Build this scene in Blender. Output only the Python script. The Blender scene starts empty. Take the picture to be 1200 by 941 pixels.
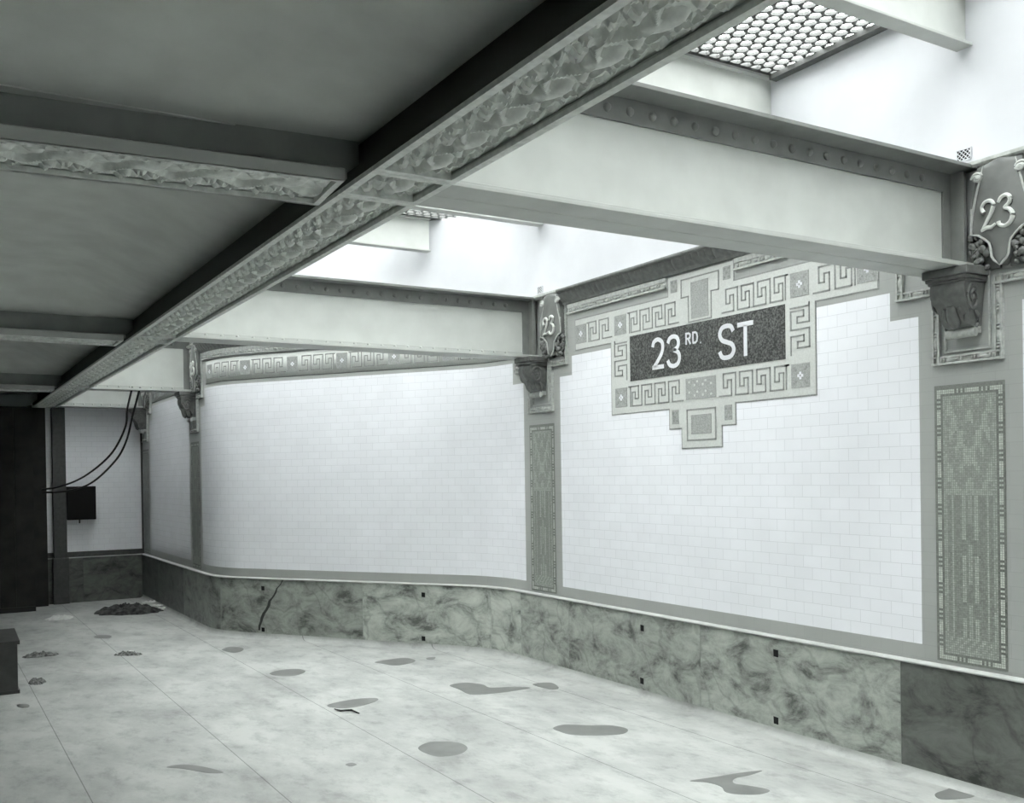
import bpy, bmesh, math, random
import numpy as np
from mathutils import Vector, Matrix, noise
random.seed(7)
SC = bpy.context.scene
COL = SC.collection
# ------------------------------------------------------------------ camera, sky, exposure
F_PX, YAW, PITCH, ROLL, CY = 1146.5008, 0.54286, -0.0071, 0.0150, 565.0648
_F = Vector((math.sin(YAW)*math.cos(PITCH), math.cos(YAW)*math.cos(PITCH), math.sin(PITCH)))
_R = Vector((math.cos(YAW), -math.sin(YAW), 0))
_U = _R.cross(_F)
_R2 = _R*math.cos(ROLL) - _U*math.sin(ROLL)
_U2 = _R*math.sin(ROLL) + _U*math.cos(ROLL)
cam_data = bpy.data.cameras.new('camera'); cam = bpy.data.objects.new('camera', cam_data); COL.objects.link(cam)
m = Matrix((( _R2.x, _U2.x, -_F.x, 0), (_R2.y, _U2.y, -_F.y, 0), (_R2.z, _U2.z, -_F.z, 1.8), (0, 0, 0, 1)))
cam.matrix_world = m
cam_data.sensor_width = 36; cam_data.sensor_fit = 'HORIZONTAL'
cam_data.lens = 36*F_PX/1200
cam_data.shift_y = (CY - 470.5)/1200
cam_data.clip_start = .05
SC.camera = cam
world = bpy.data.worlds.new('overcast_sky'); SC.world = world; world.use_nodes = True
world.node_tree.nodes['Background'].inputs[0].default_value = (.98, 1, .995, 1)
world.node_tree.nodes['Background'].inputs[1].default_value = 9.0
SC.view_settings.view_transform = 'Standard'; SC.view_settings.look = 'None'
SC.view_settings.gamma = 1; SC.view_settings.use_curve_mapping = False
SC.view_settings.exposure = 0.78
SC.cycles.use_denoising = True
SC.cycles.max_bounces = 16; SC.cycles.diffuse_bounces = 10; SC.cycles.transparent_max_bounces = 12

# ------------------------------------------------------------------ materials
def G(v, k=0):                                   # the print's greys lean a hair to green, its whites to lavender
    return (v*.968, v, v*.95, 1) if k == 0 else (v*.972, v*.985, v*1.02, 1)
def mat(name, v, rough=.6, var=0, scale=8, k=0, metal=0, bump=0, bscale=60, detail=6, lo=.35, hi=.65, attr=False, obj=False):
    ma = bpy.data.materials.new(name); ma.use_nodes = True
    nt = ma.node_tree; N = nt.nodes; Lk = nt.links; b = N['Principled BSDF']
    b.inputs['Roughness'].default_value = rough; b.inputs['Metallic'].default_value = metal
    b.inputs['Base Color'].default_value = G(v, k)
    tc = N.new('ShaderNodeNewGeometry'); src = tc.outputs['Position']
    out = None
    if var:
        nz = N.new('ShaderNodeTexNoise'); nz.inputs['Scale'].default_value = scale; nz.inputs['Detail'].default_value = detail
        Lk.new(src, nz.inputs['Vector'])
        cr = N.new('ShaderNodeValToRGB'); Lk.new(nz.outputs['Fac'], cr.inputs[0])
        cr.color_ramp.elements[0].position = lo; cr.color_ramp.elements[1].position = hi
        cr.color_ramp.elements[0].color = G(v*(1-var), k); cr.color_ramp.elements[1].color = G(min(1, v*(1+var)), k)
        out = cr.outputs[0]
    if attr:
        at = N.new('ShaderNodeAttribute'); at.attribute_name = 'tone'
        if out is None:
            out = at.outputs['Color']
        else:
            mx = N.new('ShaderNodeMix'); mx.data_type = 'RGBA'; mx.blend_type = 'MULTIPLY'; mx.inputs[0].default_value = 1
            Lk.new(out, mx.inputs[6]); Lk.new(at.outputs['Color'], mx.inputs[7]); out = mx.outputs[2]
    if out is not None: Lk.new(out, b.inputs['Base Color'])
    if bump:
        n2 = N.new('ShaderNodeTexNoise'); n2.inputs['Scale'].default_value = bscale; n2.inputs['Detail'].default_value = 4
        Lk.new(src, n2.inputs['Vector'])
        bp = N.new('ShaderNodeBump'); bp.inputs['Strength'].default_value = bump; bp.inputs['Distance'].default_value = .01
        Lk.new(n2.outputs['Fac'], bp.inputs['Height']); Lk.new(bp.outputs[0], b.inputs['Normal'])
    return ma
def tile_mat(name, v, mort, w, h, rough, k=1, var=.015, off=.5, gap=.0016):
    ma = bpy.data.materials.new(name); ma.use_nodes = True
    nt = ma.node_tree; N = nt.nodes; Lk = nt.links; b = N['Principled BSDF']; b.inputs['Roughness'].default_value = rough
    uv = N.new('ShaderNodeUVMap'); uv.uv_map = 'metres'
    br = N.new('ShaderNodeTexBrick'); br.offset = off; br.inputs['Scale'].default_value = 1
    br.inputs['Brick Width'].default_value = w; br.inputs['Row Height'].default_value = h
    br.inputs['Mortar Size'].default_value = gap; br.inputs['Mortar Smooth'].default_value = .2
    br.inputs['Color1'].default_value = G(v*(1-var), k); br.inputs['Color2'].default_value = G(v*(1+var), k)
    br.inputs['Mortar'].default_value = G(mort, k)
    Lk.new(uv.outputs[0], br.inputs['Vector'])
    nz = N.new('ShaderNodeTexNoise'); nz.inputs['Scale'].default_value = 3; Lk.new(uv.outputs[0], nz.inputs['Vector'])
    mr = N.new('ShaderNodeMapRange'); mr.inputs[3].default_value = .94; mr.inputs[4].default_value = 1.04; Lk.new(nz.outputs['Fac'], mr.inputs[0])
    mx = N.new('ShaderNodeMix'); mx.data_type = 'RGBA'; mx.blend_type = 'MULTIPLY'; mx.inputs[0].default_value = 1
    Lk.new(br.outputs['Color'], mx.inputs[6]); Lk.new(mr.outputs[0], mx.inputs[7]); Lk.new(mx.outputs[2], b.inputs['Base Color'])
    bp = N.new('ShaderNodeBump'); bp.inputs['Strength'].default_value = .25; bp.inputs['Distance'].default_value = .002; bp.invert = True
    Lk.new(br.outputs['Fac'], bp.inputs['Height']); Lk.new(bp.outputs[0], b.inputs['Normal'])
    return ma
def marble_mat():
    ma = bpy.data.materials.new('veined_marble'); ma.use_nodes = True
    nt = ma.node_tree; N = nt.nodes; Lk = nt.links; b = N['Principled BSDF']; b.inputs['Roughness'].default_value = .42
    uv = N.new('ShaderNodeUVMap'); uv.uv_map = 'metres'
    mp = N.new('ShaderNodeMapping'); mp.inputs['Scale'].default_value = (1, 1.7, 1); Lk.new(uv.outputs[0], mp.inputs[0])
    n1 = N.new('ShaderNodeTexNoise'); n1.inputs['Scale'].default_value = 3.0; n1.inputs['Detail'].default_value = 14; n1.inputs['Roughness'].default_value = .74; n1.inputs['Distortion'].default_value = .45
    Lk.new(mp.outputs[0], n1.inputs['Vector'])
    c1 = N.new('ShaderNodeValToRGB'); Lk.new(n1.outputs['Fac'], c1.inputs[0]); e = c1.color_ramp.elements
    e[0].position = .36; e[0].color = G(.09); e[1].position = .66; e[1].color = G(.45)
    x = e.new(.46); x.color = G(.27); x = e.new(.56); x.color = G(.38)
    wv = N.new('ShaderNodeTexWave'); wv.inputs['Scale'].default_value = 1.1; wv.inputs['Distortion'].default_value = 14; wv.inputs['Detail'].default_value = 4; wv.inputs['Detail Scale'].default_value = 1.6
    mp2 = N.new('ShaderNodeMapping'); mp2.inputs['Rotation'].default_value = (0, 0, .9); Lk.new(uv.outputs[0], mp2.inputs[0]); Lk.new(mp2.outputs[0], wv.inputs['Vector'])
    c2 = N.new('ShaderNodeValToRGB'); Lk.new(wv.outputs['Color'], c2.inputs[0]); e = c2.color_ramp.elements
    e[0].position = 0; e[0].color = (.5, .5, .5, 1); e[1].position = .1; e[1].color = (1, 1, 1, 1)
    mx = N.new('ShaderNodeMix'); mx.data_type = 'RGBA'; mx.blend_type = 'MULTIPLY'; mx.inputs[0].default_value = .45
    Lk.new(c1.outputs[0], mx.inputs[6]); Lk.new(c2.outputs[0], mx.inputs[7])
    at = N.new('ShaderNodeAttribute'); at.attribute_name = 'tone'
    m3 = N.new('ShaderNodeMix'); m3.data_type = 'RGBA'; m3.blend_type = 'MULTIPLY'; m3.inputs[0].default_value = 1
    Lk.new(mx.outputs[2], m3.inputs[6]); Lk.new(at.outputs['Color'], m3.inputs[7]); Lk.new(m3.outputs[2], b.inputs['Base Color'])
    return ma
def floor_mat():
    ma = bpy.data.materials.new('trowelled_cement'); ma.use_nodes = True
    nt = ma.node_tree; N = nt.nodes; Lk = nt.links; b = N['Principled BSDF']; b.inputs['Roughness'].default_value = .75
    g = N.new('ShaderNodeNewGeometry')
    mp = N.new('ShaderNodeMapping'); mp.inputs['Scale'].default_value = (1, .55, 1); mp.inputs['Rotation'].default_value = (0, 0, .55); Lk.new(g.outputs['Position'], mp.inputs[0])
    n1 = N.new('ShaderNodeTexNoise'); n1.inputs['Scale'].default_value = 1.6; n1.inputs['Detail'].default_value = 12; n1.inputs['Roughness'].default_value = .68; Lk.new(mp.outputs[0], n1.inputs['Vector'])
    c1 = N.new('ShaderNodeValToRGB'); Lk.new(n1.outputs['Fac'], c1.inputs[0]); e = c1.color_ramp.elements
    e[0].position = .3; e[0].color = G(.27); e[1].position = .60; e[1].color = G(.455)
    n2 = N.new('ShaderNodeTexNoise'); n2.inputs['Scale'].default_value = 7; n2.inputs['Detail'].default_value = 12; n2.inputs['Roughness'].default_value = .72; Lk.new(mp.outputs[0], n2.inputs['Vector'])
    c2 = N.new('ShaderNodeValToRGB'); Lk.new(n2.outputs['Fac'], c2.inputs[0]); e = c2.color_ramp.elements
    e[0].position = .30; e[0].color = (.62, .62, .62, 1); e[1].position = .50; e[1].color = (1, 1, 1, 1)
    mx = N.new('ShaderNodeMix'); mx.data_type = 'RGBA'; mx.blend_type = 'MULTIPLY'; mx.inputs[0].default_value = .8
    Lk.new(c1.outputs[0], mx.inputs[6]); Lk.new(c2.outputs[0], mx.inputs[7])
    # scored joints: lines every .93 m along the platform, one every 1.86 m across
    sx = N.new('ShaderNodeSeparateXYZ'); Lk.new(g.outputs['Position'], sx.inputs[0])
    def line(axis, off, per, half):
        a = N.new('ShaderNodeMath'); a.operation = 'SUBTRACT'; a.inputs[1].default_value = off; Lk.new(sx.outputs[axis], a.inputs[0])
        p = N.new('ShaderNodeMath'); p.operation = 'PINGPONG'; p.inputs[1].default_value = per/2; Lk.new(a.outputs[0], p.inputs[0])
        q = N.new('ShaderNodeMath'); q.operation = 'GREATER_THAN'; q.inputs[1].default_value = half; Lk.new(p.outputs[0], q.inputs[0])
        r = N.new('ShaderNodeMapRange'); r.inputs[3].default_value = .5; r.inputs[4].default_value = 1; Lk.new(q.outputs[0], r.inputs[0])
        return r.outputs[0]
    o1 = line('X', .7907, .937, .0032)
    m3 = N.new('ShaderNodeMix'); m3.data_type = 'RGBA'; m3.blend_type = 'MULTIPLY'; m3.inputs[0].default_value = 1
    Lk.new(mx.outputs[2], m3.inputs[6]); Lk.new(o1, m3.inputs[7])
    Lk.new(m3.outputs[2], b.inputs['Base Color'])
    bp = N.new('ShaderNodeBump'); bp.inputs['Strength'].default_value = .25; bp.inputs['Distance'].default_value = .01
    Lk.new(n2.outputs['Fac'], bp.inputs['Height']); Lk.new(bp.outputs[0], b.inputs['Normal'])
    return ma
M = dict(
    tile=tile_mat('white_glazed_tile', .86, .68, .152, .0775, .22),
    grey_tile=tile_mat('grey_glazed_tile', .38, .34, .152, .0775, .3, k=0),
    plaster=mat('white_plaster', .66, .8, .03, 3, k=1),
    ceil=mat('ceiling_plaster', .57, .85, .07, 4),
    paint=mat('light_grey_paint', .56, .5, .05, 5),
    paint2=mat('grey_paint', .46, .5, .06, 6),
    orn=mat('cast_ornament', .62, .55, .12, 30),
    topf=mat('shade_tone_grey', .20, .5, .1, 8), plas_shade=mat('shade_toned_casing', .30, .8, .1, 6),  # greys darkened to paint in shade: plate girder tops, left beam webs
    web=mat('web_shade_and_crack', .03, .6, .1, 6),  # near-black imitates shade on the main girder's web; also colours the crack
    bronze=mat('grey_terracotta', .14, .4, .2, 25),
    frame=mat('terracotta_moulding', .46, .45, .15, 40),
    shield=mat('shield_glaze', .165, .4, .1, 12),
    digits=mat('pale_glaze', .62, .4),
    dark=mat('dark_green_glaze', .055, .4, .25, 20),
    msback=mat('pale_mosaic', .56, .5, .06, 90, k=0),
    msline=mat('grey_mosaic_line', .27, .5, .15, 90),
    msfield=mat('mid_grey_mosaic', .33, .5, .18, 110),
    msdark=mat('speckled_dark_mosaic', .085, .45, .75, 75, detail=2, lo=.4, hi=.68),
    mslet=mat('white_mosaic_lettering', .72, .5, .05, 100, k=1),
    tess=mat('mosaic_tesserae', .9, .5, .12, 120, attr=True),
    marble=marble_mat(), floor=floor_mat(),
    cap=mat('pale_marble_cap', .46, .4, .1, 10),
    wet=mat('wet_cement', .165, .5, .08, 8),
    black=mat('black_iron', .006, .95),
    booth=mat('dark_boards', .018, .8, .4, 5),
    post=mat('dark_grey_tile', .065, .6, .15, 20),
    cord=mat('black_cable', .02, .7),
    rag=mat('dark_rag', .035, .9, .85, 16),
    paper=mat('pale_paper', .62, .8, .08, 20),
    dirt=mat('grey_sweepings', .14, .95, .6, 40),
    crate=mat('dark_crate_paint', .05, .5, .2, 9),
    iron=mat('vault_iron', .10, .6, .2, 20),
    grille=mat('vent_iron', .02, .8),
)
def glass():
    ma = bpy.data.materials.new('glass_lens'); ma.use_nodes = True
    N = ma.node_tree.nodes; Lk = ma.node_tree.links; N.remove(N['Principled BSDF'])
    t = N.new('ShaderNodeBsdfTransparent'); t.inputs[0].default_value = (.9, .92, .92, 1)
    gl = N.new('ShaderNodeBsdfGlossy'); gl.inputs['Roughness'].default_value = .15
    mx = N.new('ShaderNodeMixShader'); mx.inputs[0].default_value = .06
    Lk.new(t.outputs[0], mx.inputs[1]); Lk.new(gl.outputs[0], mx.inputs[2]); Lk.new(mx.outputs[0], N['Material Output'].inputs[0])
    return ma
M['glass'] = glass()

# ------------------------------------------------------------------ mesh helpers
class MB:
    def __init__(s): s.v = []; s.f = []; s.uv = {}; s.mi = []; s.tone = []; s.cm = 0; s.ct = 1.0
    def add(s, vs, fs, uvs=None):
        o = len(s.v); s.v += [tuple(p) for p in vs]
        for i, f in enumerate(fs):
            s.f.append(tuple(a+o for a in f)); s.mi.append(s.cm); s.tone.append(s.ct)
            if uvs: s.uv[len(s.f)-1] = [uvs[a] for a in f]
    def box(s, x0, x1, y0, y1, z0, z1):
        v = [(x, y, z) for x in (x0, x1) for y in (y0, y1) for z in (z0, z1)]
        s.add(v, [(0, 1, 3, 2), (4, 6, 7, 5), (0, 4, 5, 1), (2, 3, 7, 6), (0, 2, 6, 4), (1, 5, 7, 3)])
    def poly(s, pts, T, d0, d1):                 # outline extruded between depths d0..d1, T(a,b,d)->point
        n = len(pts); v = [T(a, b, d0) for a, b in pts] + [T(a, b, d1) for a, b in pts]
        s.add(v, [tuple(range(n)), tuple(range(2*n-1, n-1, -1))] + [(i, i+n, (i+1) % n + n, (i+1) % n) for i in range(n)])
    def tube(s, pts, r, n=8, cap=True):
        pts = [Vector(p) for p in pts]; rs = r if isinstance(r, (list, tuple)) else [r]*len(pts)
        base = []; up = Vector((0, 0, 1))
        for i, p in enumerate(pts):
            t = (pts[min(i+1, len(pts)-1)] - pts[max(i-1, 0)]).normalized()
            a = t.cross(up)
            if a.length < .1: a = t.cross(Vector((1, 0, 0)))
            a.normalize(); b = t.cross(a)
            base += [p + (a*math.cos(2*math.pi*k/n) + b*math.sin(2*math.pi*k/n))*rs[i] for k in range(n)]
        fs = [(i*n+k, i*n+(k+1) % n, (i+1)*n+(k+1) % n, (i+1)*n+k) for i in range(len(pts)-1) for k in range(n)]
        if cap: fs += [tuple(range(n-1, -1, -1)), tuple((len(pts)-1)*n+k for k in range(n))]
        s.add(base, fs)
    def ell(s, c, ax, n=10, m_=6, R=None):       # ellipsoid
        v = []; c = Vector(c)
        for j in range(m_+1):
            ph = math.pi*j/m_
            for k in range(n):
                th = 2*math.pi*k/n
                p = Vector((ax[0]*math.sin(ph)*math.cos(th), ax[1]*math.sin(ph)*math.sin(th), ax[2]*math.cos(ph)))
                if R: p = R @ p
                v.append(c+p)
        s.add(v, [(j*n+k, (j+1)*n+k, (j+1)*n+(k+1) % n, j*n+(k+1) % n) for j in range(m_) for k in range(n)])
    def grid(s, fn, us, vs, uv=None):
        P_ = [fn(u, v) for u in us for v in vs]; n = len(vs)
        s.add(P_, [(i*n+j, (i+1)*n+j, (i+1)*n+j+1, i*n+j+1) for i in range(len(us)-1) for j in range(n-1)],
              [(u, v) for u in us for v in vs] if uv else None)
    def build(s, name, mats, parent=None, smooth=False, bevel=0):
        me = bpy.data.meshes.new(name); me.from_pydata(s.v, [], s.f)
        if not isinstance(mats, (list, tuple)): mats = [mats]
        for q in mats: me.materials.append(q)
        me.polygons.foreach_set('material_index', s.mi)
        if s.uv:
            l = me.uv_layers.new(name='metres')
            for fi, us in s.uv.items():
                for k, li in enumerate(me.polygons[fi].loop_indices): l.data[li].uv = us[k]
        if any(t != 1.0 for t in s.tone) or mats[0] in (M['marble'], M['tess']):
            ca = me.color_attributes.new('tone', 'FLOAT_COLOR', 'CORNER')
            arr = []
            for p in me.polygons: arr += list(G(s.tone[p.index]))*len(p.loop_indices)
            ca.data.foreach_set('color', arr)
        if smooth: me.polygons.foreach_set('use_smooth', [True]*len(me.polygons))
        me.validate(); me.update()
        bm = bmesh.new(); bm.from_mesh(me)
        if not smooth or True:
            bmesh.ops.recalc_face_normals(bm, faces=bm.faces)
        bm.to_mesh(me); bm.free()
        o = bpy.data.objects.new(name, me); COL.objects.link(o)
        if parent: o.parent = parent
        if smooth and smooth != 'all':
            try: me.set_sharp_from_angle(angle=math.radians(40))
            except Exception: pass
        if bevel:
            bv = o.modifiers.new('bevel', 'BEVEL'); bv.width = bevel; bv.segments = 2; bv.limit_method = 'ANGLE'
        return o
def tag(o, label, cat, group=None, kind=None):
    o['label'] = label; o['category'] = cat
    if group: o['group'] = group
    if kind: o['kind'] = kind
    return o
def struct(o): o['kind'] = 'structure'; return o
def empty(name, loc=(0, 0, 0), rz=0):
    o = bpy.data.objects.new(name, None); COL.objects.link(o); o.location = loc; o.rotation_euler = (0, 0, rz); o.empty_display_size = .1; return o
def kids(o): return [c for c in bpy.data.objects if c.parent == o]
def copy_tree(o, parent=None):
    c = o.copy(); COL.objects.link(c)
    if parent: c.parent = parent
    for ch in kids(o): copy_tree(ch, c)
    return c

# ------------------------------------------------------------------ the right wall's line on plan: straight, bend, slant, bend, straight
X1, X2, YEND = 5.0, 2.93, 15.9
YA, YB = 8.6, 11.55
def _fillet(P, Q, Nn, tl, n=14):
    a = (Q-P).normalized(); b = (Nn-Q).normalized(); p0 = Q-a*tl; p1 = Q+b*tl
    return [(1-t)**2*p0 + 2*t*(1-t)*Q + t*t*p1 for t in [i/n for i in range(n+1)]]
_A, _B, _C, _D = Vector((X1, -5)), Vector((X1, YA)), Vector((X2, YB)), Vector((X2, YEND))
PATH = [_A] + _fillet(_A, _B, _C, .42) + _fillet(_B, _C, _D, .42) + [_D]
SS = [-5.0]
for i in range(1, len(PATH)): SS.append(SS[-1] + (PATH[i]-PATH[i-1]).length)
SEND = SS[-1]
def wp(s, z, off=0.0):
    i = 0
    s_ = min(max(s, SS[0]), SS[-1])
    while i < len(SS)-2 and SS[i+1] < s_: i += 1
    t = (s_-SS[i])/(SS[i+1]-SS[i]); p = PATH[i].lerp(PATH[i+1], t)
    def tan(j): return (PATH[j+1]-PATH[j]).normalized()
    # smooth tangent in the bends
    t0 = tan(i); ta = (tan(max(i-1, 0))+t0).normalized() if i else t0; tb = (tan(min(i+1, len(PATH)-2))+t0).normalized()
    L = SS[i+1]-SS[i]
    tg = ta.lerp(tb, t) if L < .3 else t0
    tg.normalize()
    nrm = Vector((-tg.y, tg.x))
    p = p + nrm*off
    return Vector((p.x, p.y, z))
def sfine(a, b, step=.06):
    bp = [a, b] + [x for x in SS if a < x < b]
    if b-a > 0:
        pass
    return sorted(set(bp))
def s_at_y(y):
    best = min(range(2000), key=lambda i: abs(wp(-5+(SEND+5)*i/1999, 0).y - y)); return -5+(SEND+5)*best/1999

ZS, ZT, ZC = 2.896, 3.46, .676          # beam soffit, beam top = cornice top, top of marble
CC = [3.35, 7.73, s_at_y(12.5), s_at_y(15.62)]      # column centres along the wall
CC0 = -1.03
cols_all = [CC0] + CC

# ------------------------------------------------------------------ structure
def build_walls():
    zb = [0, ZC, .775, 2.69, 2.86, 2.9, 3.47]
    brk = set(SS)
    for c in cols_all:
        for d in (.315, .51): brk.add(c-d); brk.add(c+d)
    s_list = sorted(x for x in brk if -5 <= x <= SEND)
    mb = MB()
    for a, b in zip(s_list, s_list[1:]):
        if b-a < 1e-5: continue
        sm = (a+b)/2; d = min(abs(sm-c) for c in cols_all)
        for z0, z1 in zip(zb, zb[1:]):
            zm = (z0+z1)/2; top = 2.86 if sm < 8 else 2.9
            white = .775 < zm < top and not (d < .315 or (d < .51 and zm > 2.69))
            mb.cm = 0 if white else 1
            mb.grid(lambda s, z: wp(s, z), [a, b], [z0, z1], uv=True)
    struct(mb.build('wall_right', [M['tile'], M['grey_tile']], smooth='all'))
    mb = MB()
    mb.grid(lambda s, z: wp(s, z), sorted(set(SS)), [3.47, 4.47], uv=False)
    struct(mb.build('wall_right_upper', M['plaster'], smooth='all'))
    # end wall
    mb = MB()
    xs = [-6, 1.62, 1.65, 1.83, 2.90, X2]; zb = [0, ZC, .755, 2.9, 4.47]
    for x0, x1 in zip(xs, xs[1:]):
        for z0, z1 in zip(zb, zb[1:]):
            white = z0 > .7 and z1 < 3 and not (1.65 <= x0 < 1.8) and x1 < X2
            mb.cm = 0 if white else (1 if z1 < 3.5 else 2)
            mb.grid(lambda x, z: (x, YEND, z), [x0, x1], [z0, z1], uv=True)
    struct(mb.build('wall_end', [M['tile'], M['post'], M['plaster']]))
    mb = MB(); mb.box(-6.2, -6, -5, YEND, -.5, 4.6); struct(mb.build('wall_left', M['booth']))
    mb = MB(); mb.box(-6.2, 5.3, -5.2, -5, -.5, 4.6); struct(mb.build('wall_back', M['paint2']))
    mb = MB()
    mb.box(-6, 5.3, -5, 16.1, -.12, 0); fl = struct(mb.build('floor', M['floor']))
    # cement cove where the floor meets the marble
    mb = MB(); sl = sfine(-5, SEND)
    prof = [(.036, .05), (.040, .028), (.052, .012), (.075, .002), (.09, -.002)]
    n = len(prof); v = [wp(s, z, o) for s in sl for o, z in prof]
    mb.add(v, [(i*n+j, (i+1)*n+j, (i+1)*n+j+1, i*n+j+1) for i in range(len(sl)-1) for j in range(n-1)])
    mb.build('floor_cove', M['floor'], fl, smooth='all')
    # curtain wall over the main girder
    mb = MB(); mb.box(1.60, 1.70, -5, YEND, 3.47, 4.47); struct(mb.build('wall_inner', M['plaster']))
build_walls()

def ceiling():
    mb = MB(); xe0, xe1 = -5.95, 1.468
    beams = [-4.9, -.95, 3.61, 8.30, 12.95, 15.9]
    for a, b in zip(beams, beams[1:]):
        a2, b2 = a+.065, b-.065
        def ed(t):
            t = max(0, min(1, t)); return t*t*(3-2*t)
        def fn(x, y):
            d1 = min(y-a2, b2-y)/.75; d2 = min(x-xe0, xe1-x)/.65
            return (x, y, 3.085 + .19*ed(d1)**.8*ed(d2)**.8)
        tt = [i/46 for i in range(47)]
        ys = [a2+(b2-a2)*t for t in tt]
        xs = [xe0+(xe1-xe0)*t for t in [i/40 for i in range(30)]] + [xe1-2.0+2.0*i/36 for i in range(37)]
        mb.grid(fn, sorted(xs), ys)
    for y in beams[1:-1]: mb.box(-5.95, 1.46, y-.065, y+.065, 3.08, 3.2)
    mb.box(-6, 1.60, -5, 16, 3.57, 3.65)
    struct(mb.build('ceiling', M['ceil'], smooth=True))
    mb = MB(); mb.box(1.6, 5.1, 14.95, 16.1, 4.47, 4.6); mb.box(1.6, 5.4, -5.2, -3.95, 4.47, 4.6)
    struct(mb.build('ceiling_slab', M['plaster']))
ceiling()

# ------------------------------------------------------------------ marble wainscot
def s_px(u, z):                            # place on the wall seen at image column u (used once, to read the joints off the photograph)
    best = None
    for i in range(2400):
        s = 2+(SEND-2)*i/2399; p = wp(s, z, .04) - Vector((0, 0, 1.8)); d = p.dot(_F)
        uu = 600 + F_PX*p.dot(_R2)/d
        if best is None or abs(uu-u) < best[0]: best = (abs(uu-u), s)
    return best[1]
joints = [-5, -3.2, -1.4, .6, 2.1, 3.79, 5.54, 7.28, s_px(610, .3), s_px(575, .3), s_px(425, .3), s_px(258, .3), s_px(215, .3), SEND-1.2, SEND]
tones = [.8, .9, .7, .8, .36, 1.12, 1.05, 1.1, 1.3, 1.35, .95, .8, .45, .32, .25]
def wainscot():
    mb = MB(); off = .036
    for k, (a, b) in enumerate(zip(joints, joints[1:])):
        mb.ct = tones[k] + 1e-4
        us = sfine(a+.0015, b-.0015); sh = k*3.7
        n = len(us)
        for i in range(n-1):
            P0 = [wp(us[i], 0, off), wp(us[i+1], 0, off), wp(us[i+1], ZC-.012, off), wp(us[i], ZC-.012, off)]
            mb.add(P0, [(0, 1, 2, 3)], [(us[i]+sh, 0), (us[i+1]+sh, 0), (us[i+1]+sh, ZC), (us[i]+sh, ZC)])
        for e in (us[0], us[-1]):
            mb.add([wp(e, 0, off), wp(e, 0, 0), wp(e, ZC-.012, 0), wp(e, ZC-.012, off)], [(0, 1, 2, 3)], [(e, 0)]*4)
    o = struct(mb.build('baseboard_right', M['marble'], smooth='all'))
    mb = MB(); us = sfine(-5, SEND)
    prof = [(0, ZC-.014), (.048, ZC-.014), (.052, ZC-.008), (.048, ZC), (0, ZC+.004)]; n = len(prof)
    v = [wp(s, z, q) for s in us for q, z in prof]
    mb.add(v, [(i*n+j, (i+1)*n+j, (i+1)*n+j+1, i*n+j+1) for i in range(len(us)-1) for j in range(n-1)])
    mb.build('cap_moulding', M['cap'], o, smooth='all')
    # square dowel holes left open in the slabs
    for u, z in [(909, .56), (909, .10), (752, .55), (752, .12), (496, .56), (496, .10), (308, .56), (308, .09)]:
        s = s_px(u, z); mb = MB(); h = .021
        mb.poly([(-h, -h*1.2), (h, -h*1.1), (h*1.1, h*1.2), (-h, h*1.1)], lambda a, b, d: wp(s+a, z+b, d), .034, .0375)
        mb.build('dowel_hole', M['black'], o)
    # long crack in the second slab of the slant
    s0 = s_px(303, .08); s1 = s_px(332, .64); random.seed(3); mb = MB()
    pts = [(s0+(s1-s0)*t**1.4+random.uniform(-.012, .012), .08+.58*t) for t in [i/12 for i in range(13)]]
    ws = [.006+.012*math.sin(math.pi*min(1, i/12+.15))+random.uniform(0, .004) for i in range(13)]
    mb.poly([(s-w, z) for (s, z), w in zip(pts, ws)] + [(s+w, z) for (s, z), w in zip(pts[::-1], ws[::-1])], lambda a, b, d: wp(a, b, d), .035, .0372)
    mb.build('crack', M['web'], o)
    # end wall slabs
    mb = MB(); xs = [-6, -4, -2, 0, 1.1, 2.05, X2-.037]
    for k, (a, b) in enumerate(zip(xs, xs[1:])):
        mb.ct = .32+.05*(k % 2)
        mb.add([(a, YEND-.036, 0), (b-.003, YEND-.036, 0), (b-.003, YEND-.036, ZC-.012), (a, YEND-.036, ZC-.012)], [(0, 1, 2, 3)], [(a+k*5, 0), (b+k*5, 0), (b+k*5, ZC), (a+k*5, ZC)])
    o = struct(mb.build('baseboard_end', M['marble']))
    mb = MB(); mb.box(-6, X2-.03, YEND-.05, YEND, ZC-.012, ZC); mb.build('cap_moulding', M['cap'], o)
wainscot()

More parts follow.
